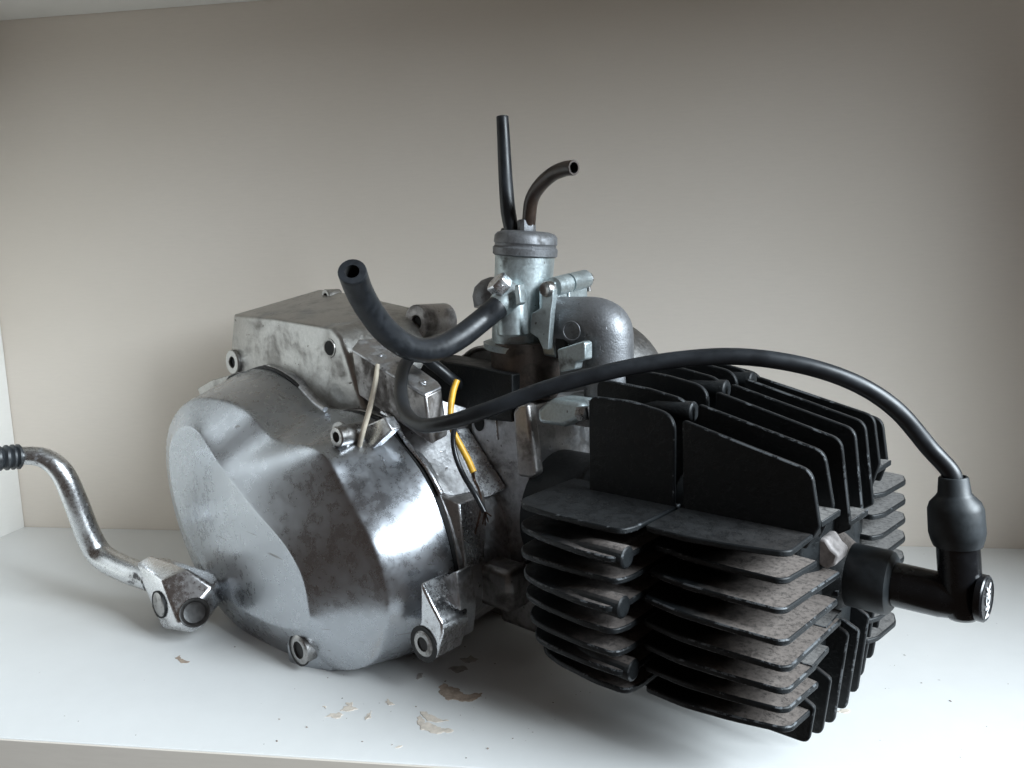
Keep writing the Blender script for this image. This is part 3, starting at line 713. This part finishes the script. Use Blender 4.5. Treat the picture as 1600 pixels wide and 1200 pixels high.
MB().lathe(PC(919, 446, -186), V(.1, .1, -1), [(0, 1.6), (4, 1.6)], 12).obj('screw_tail', 'steel', carb)
blockpx([(870, 546), (910, 533), (914, 536), (914, 562), (900, 566), (898, 577), (874, 582)], 30, 8, 'idle_bracket', 'zinc', carb, 1)
blockpx([(866, 506), (880, 500), (885, 560), (868, 560)], 44, 12, 'outlet_flange', 'hole', carb, 1)
# intake elbow
elb = MB().tube([PA(866, 501, 56), PA(905, 503, 56), PA(930, 505, 56), PA(946, 514, 56), PA(950, 534, 56), PA(951, 562, 56), PA(953, 592, 56), PA(954, 618, 56)], [15.6, 16, 16.2, 16.2, 15.8, 15.6, 16, 16.6], 32).obj('intake_elbow', 'pot', carb, smooth=180)
MB().lathe(PA(893, 517, 38.6), V(-.15, 1, 0), [(0, 5.2), (-.6, 5.4), (-.6, 6), (0, 6.2)], 28, 0, False, False).obj('casting_mark', 'pot', carb)
part(MB().lathe(V(-147, 56, 128), (0, 0, 1), [(0, 26), (14, 26), (16, 24)], 36), 'manifold_flange', 'pot', cyl)
part(MB().prism([PA(*p, 22) for p in [(838, 640), (862, 622), (905, 628), (915, 650), (880, 668), (840, 662)]], (0, 20, 0)), 'manifold_foot', 'zinc', cyl, bevel=3)
hexa(PA(905, 646, 14), V(1, 0, .1), 4.6, 6).obj('stud_nut', 'steel', cyl)

# ---- hoses on the carburettor
MB().tube([PD(550, 424, 366), PD(561, 454, 384), PD(580, 488, 400), PD(608, 522, 415), PD(645, 545, 430), PD(682, 545, 445), PD(718, 527, 458), PD(752, 501, 468), PD(776, 481, 470), PD(786, 473, 472)], [7.2, 7.3, 7.3, 7.4, 7.4, 7.4, 7.4, 7.4, 7.6, 7.4], 24, bore=3.7).obj('fuel_hose', ['hose', 'hole'], engine, smooth=50)
tz = PA(801, 362, 56)
MB().tube([PA(785, 182, 56), PA(787, 220, 56), PA(790, 280, 56), PA(794, 330, 56), PA(800, 362, 56)], [4.1, 4.4, 4.8, 5.2, 5.0], 18, bore=2.4).obj('throttle_sleeve', ['cable', 'hole'], engine, smooth=50)
MB().tube([PA(897, 262, 44), PA(882, 264, 46), PA(862, 273, 50), PA(842, 292, 54), PA(830, 315, 56), PA(826, 350, 58)], 4.55, 20, bore=3.3).obj('vent_tube', ['brown_tube', 'hole'], engine, smooth=50)

# ---- loose wires
MB().tube([PA(590, 570, -30), PA(586, 600, -36), PA(577, 640, -42), PA(567, 675, -46), PA(560, 704, -44)], [1.5, 1.7, 1.8, 1.8, 1.7], 10).obj('loose_wire', 'white_wire', engine, label='cream wire rising beside the upper cover screw')
yw = MB().tube([PA(714, 594, 0), PA(708, 612, -4), PA(704, 640, -8), PA(706, 668, -10), PA(716, 690, -8), PA(730, 716, -6), PA(740, 738, -6)], [2.0, 2.1, 2.0, 1.9, 2.1, 2.2, 2.1], 10)
yo = yw.obj('loose_wire', 'yellow_wire', engine, label='yellow wire with its end cut short')
MB().tube([PA(738, 735, -6), PA(741, 750, -4), PA(748, 765, -6), PA(752, 790, -10), PA(742, 835, -14)], [1.2, 1.0, .8, .7, .6], 8).obj('bare_strand', 'copper', yo)
bw = MB().tube([PA(712, 660, -12), PA(708, 684, -14), PA(712, 712, -15), PA(724, 742, -16), PA(742, 772, -17), PA(757, 800, -16)], 1.7, 10).obj('loose_wire', 'black_wire', engine, label='black wire with a frayed copper end')
for dx, dy in ((0, 22), (5, 17), (-4, 20), (10, 8)):
    MB().tube([PA(757, 799, -16), PA(758+dx*.5, 799+dy*.5, -16), PA(758+dx, 799+dy, -15)], .5, 6).obj('bare_strand', 'copper', bw)
